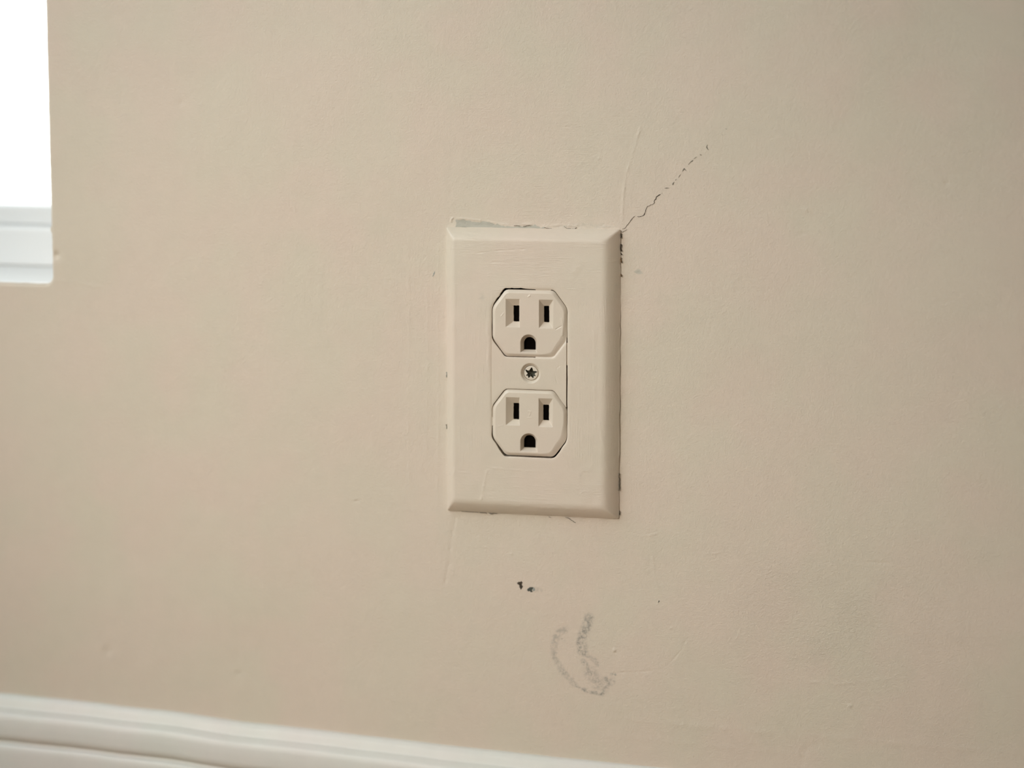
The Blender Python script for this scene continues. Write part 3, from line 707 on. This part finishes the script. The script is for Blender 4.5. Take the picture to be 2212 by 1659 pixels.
ribbon('crack', [k7([(750, 922, 1.4), (775, 918, 2.6), (805, 918, 1.2)]), k7([(848, 885, 3.0), (856, 862, 4.4), (866, 845, 2.5)]), k7([(880, 828, 2.0), (892, 812, 2.6)]), k7([(918, 795, 1.8), (930, 770, 2.0), (942, 752, 1.2)]),
                 k7([(962, 722, 1.8), (978, 700, 4.2), (985, 685, 3.2), (1010, 712, 1.5)]), k7([(1034, 640, 1.5), (1052, 615, 1.8), (1076, 598, 4.0), (1092, 582, 1.5)]), k7([(1096, 570, 1.0), (1120, 560, 1.4), (1138, 545, 1.0)]), k7([(1172, 515, 1.8), (1184, 524, 2.6), (1194, 520, 1.0)]),
                 k7([(1262, 400, 1.2), (1250, 430, 3.6), (1262, 452, 3.0), (1278, 465, 1.2)]), k7([(1478, 208, 1.2), (1486, 214, 2.2), (1492, 210, 1.0)]), k7([(1440, 280, 1), (1442, 292, 1)]), k7([(712, 985, 1), (722, 978, .8)])],
       M_gapmid, wall, seed=4, lift=LIFT, label='dotted grey-brown end of the crack')
cr = lambda a, b: (1220 + a / 9.215, 460 + b / 9.215)
def kr(L): return [cr(a, b) + (w,) for a, b, w in L]
ribbon('seam_crack', [kr([(1128, 405, 2.0), (1122, 440, 3.2), (1128, 470, 2.5), (1122, 500, 2.4)]), kr([(1128, 618, 1.8), (1130, 650, 2.2), (1120, 680, 1.5), (1118, 715, 1.7), (1130, 740, 3.2), (1135, 765, 1.8)]), kr([(1118, 795, 3.4), (1128, 815, 4.6), (1135, 832, 2.0)])],
       M_gap, wall, seed=5, lift=0.0009, label='dark gap along the right edge of the cover plate')
ribbon('seam_crack', [kr([(1120, 880, 2.0), (1122, 920, 2.4), (1130, 960, 4.0), (1132, 990, 3.0)]), kr([(1120, 1210, 1.6), (1128, 1240, 2.4), (1136, 1270, 2.0)])],
       M_rust, wall, seed=6, lift=0.0009, label='rust brown gap along the right edge of the cover plate')
cq = lambda a, b: (1220 + a / 9.215, 980 + b / 9.215)
def kq(L): return [cq(a, b) + (w,) for a, b, w in L]
ribbon('seam_crack', [kq([(1085, 380, 1.0), (1090, 410, 2.6), (1080, 450, 2.0), (1090, 500, 3.4), (1092, 560, 4.2), (1090, 620, 4.6), (1095, 700, 3.0), (1080, 730, 2.0)]), kq([(1050, 685, 2.2), (1056, 720, 2.4), (1030, 745, 1.5), (985, 745, 1.6), (970, 735, 1)]), kq([(1090, 1130, 1.0), (1088, 1165, 2.2), (1090, 1200, 3.4), (1092, 1215, 2.0)])],
       M_gapmid, wall, seed=7, lift=0.0009, label='grey-brown gap at the lower right of the cover plate')
ribbon('seam_crack', [[(990.5, 1102.5, 1), (1000, 1103.5, 3.0), (1010, 1104.6, 3.4), (1022, 1105.2, 2.4), (1034, 1106, 1.6)], [(1037, 1106.4, 1.2), (1045, 1107, 2.0), (1052, 1107.8, 1)], [(1056, 1107.8, 1.6), (1061, 1109.6, 3.4), (1064, 1108.8, 2.2), (1074, 1108.4, 1.5)], [(1186, 1115.5, 1.0), (1190, 1117, 1.4)], [(1222, 1117, .8), (1228, 1118.3, 1.4), (1236, 1124, 1.0), (1244, 1129, .6)]],
       M_gapmid, wall, seed=8, lift=0.0006, label='dark gap under the bottom edge of the cover plate')
ribbon('seam_crack', [[(998, 490.6, .8), (1010, 491.2, 1.1), (1024, 492, 1.1), (1040, 491.8, .9)], [(1110, 487.5, .8), (1122, 487, 1)], [(1130, 489, .8), (1136, 487.5, 1.2), (1146, 486.6, .9)], [(1175, 491.5, .8), (1184, 493, 1.6), (1192, 494, 1.4), (1197, 494.5, .6)], [(1218, 489, 1), (1225, 493, 1.2), (1240, 495, 1.4), (1246, 491, .8)]],
       M_gapmid, wall, seed=9, lift=0.0004, label='thin broken gap above the top edge of the cover plate')
def k8(L): return [(1080 + a / 5.353, 1230 + b / 5.353, w) for a, b, w in L]
ribbon('paint_chip', [k8([(198, 155, 2), (222, 160, 6), (250, 152, 5), (262, 150, 2)]), k8([(232, 165, 6), (246, 190, 7), (248, 218, 5), (243, 232, 2)])], M_gap, wall, seed=11, lift=LIFT, label='dark brown paint chip below the outlet')
ribbon('paint_chip', [k8([(316, 240, 3), (335, 232, 8), (360, 226, 8), (375, 222, 5)]), k8([(358, 222, 5), (385, 206, 2)]), k8([(350, 240, 5), (370, 252, 3), (380, 254, 2)])], M_chip, wall, seed=12, lift=LIFT, label='dark green paint chip below the outlet')
ribbon('paint_chip', [k8([(375, 232, 7), (395, 235, 6), (408, 240, 3)])], M_chip2, wall, seed=13, lift=LIFT * 0.6, label='grey smear beside the dark green paint chip')
ribbon('paint_chip', [[(1421.5, 1302, 1.2), (1424, 1299, 1.8), (1425, 1298, .8)]], M_chip, wall, seed=14, lift=LIFT, label='tiny dark speck on the wall')
ribbon('paint_chip', [[(934.5, 598, 1.0), (937, 592, 2.8), (939, 586, 1.4)]], M_chip2, wall, seed=15, lift=LIFT * 0.5, label='small grey nick left of the outlet')
ribbon('paint_chip', [[(965.2, 803, 1), (965.4, 808, 2.2), (965.2, 815, 1)], [(964.6, 916, .8), (965, 926, 1.4)]], M_chip2, wall, seed=16, lift=0.0006, label='small grey nick on the left edge of the cover plate')
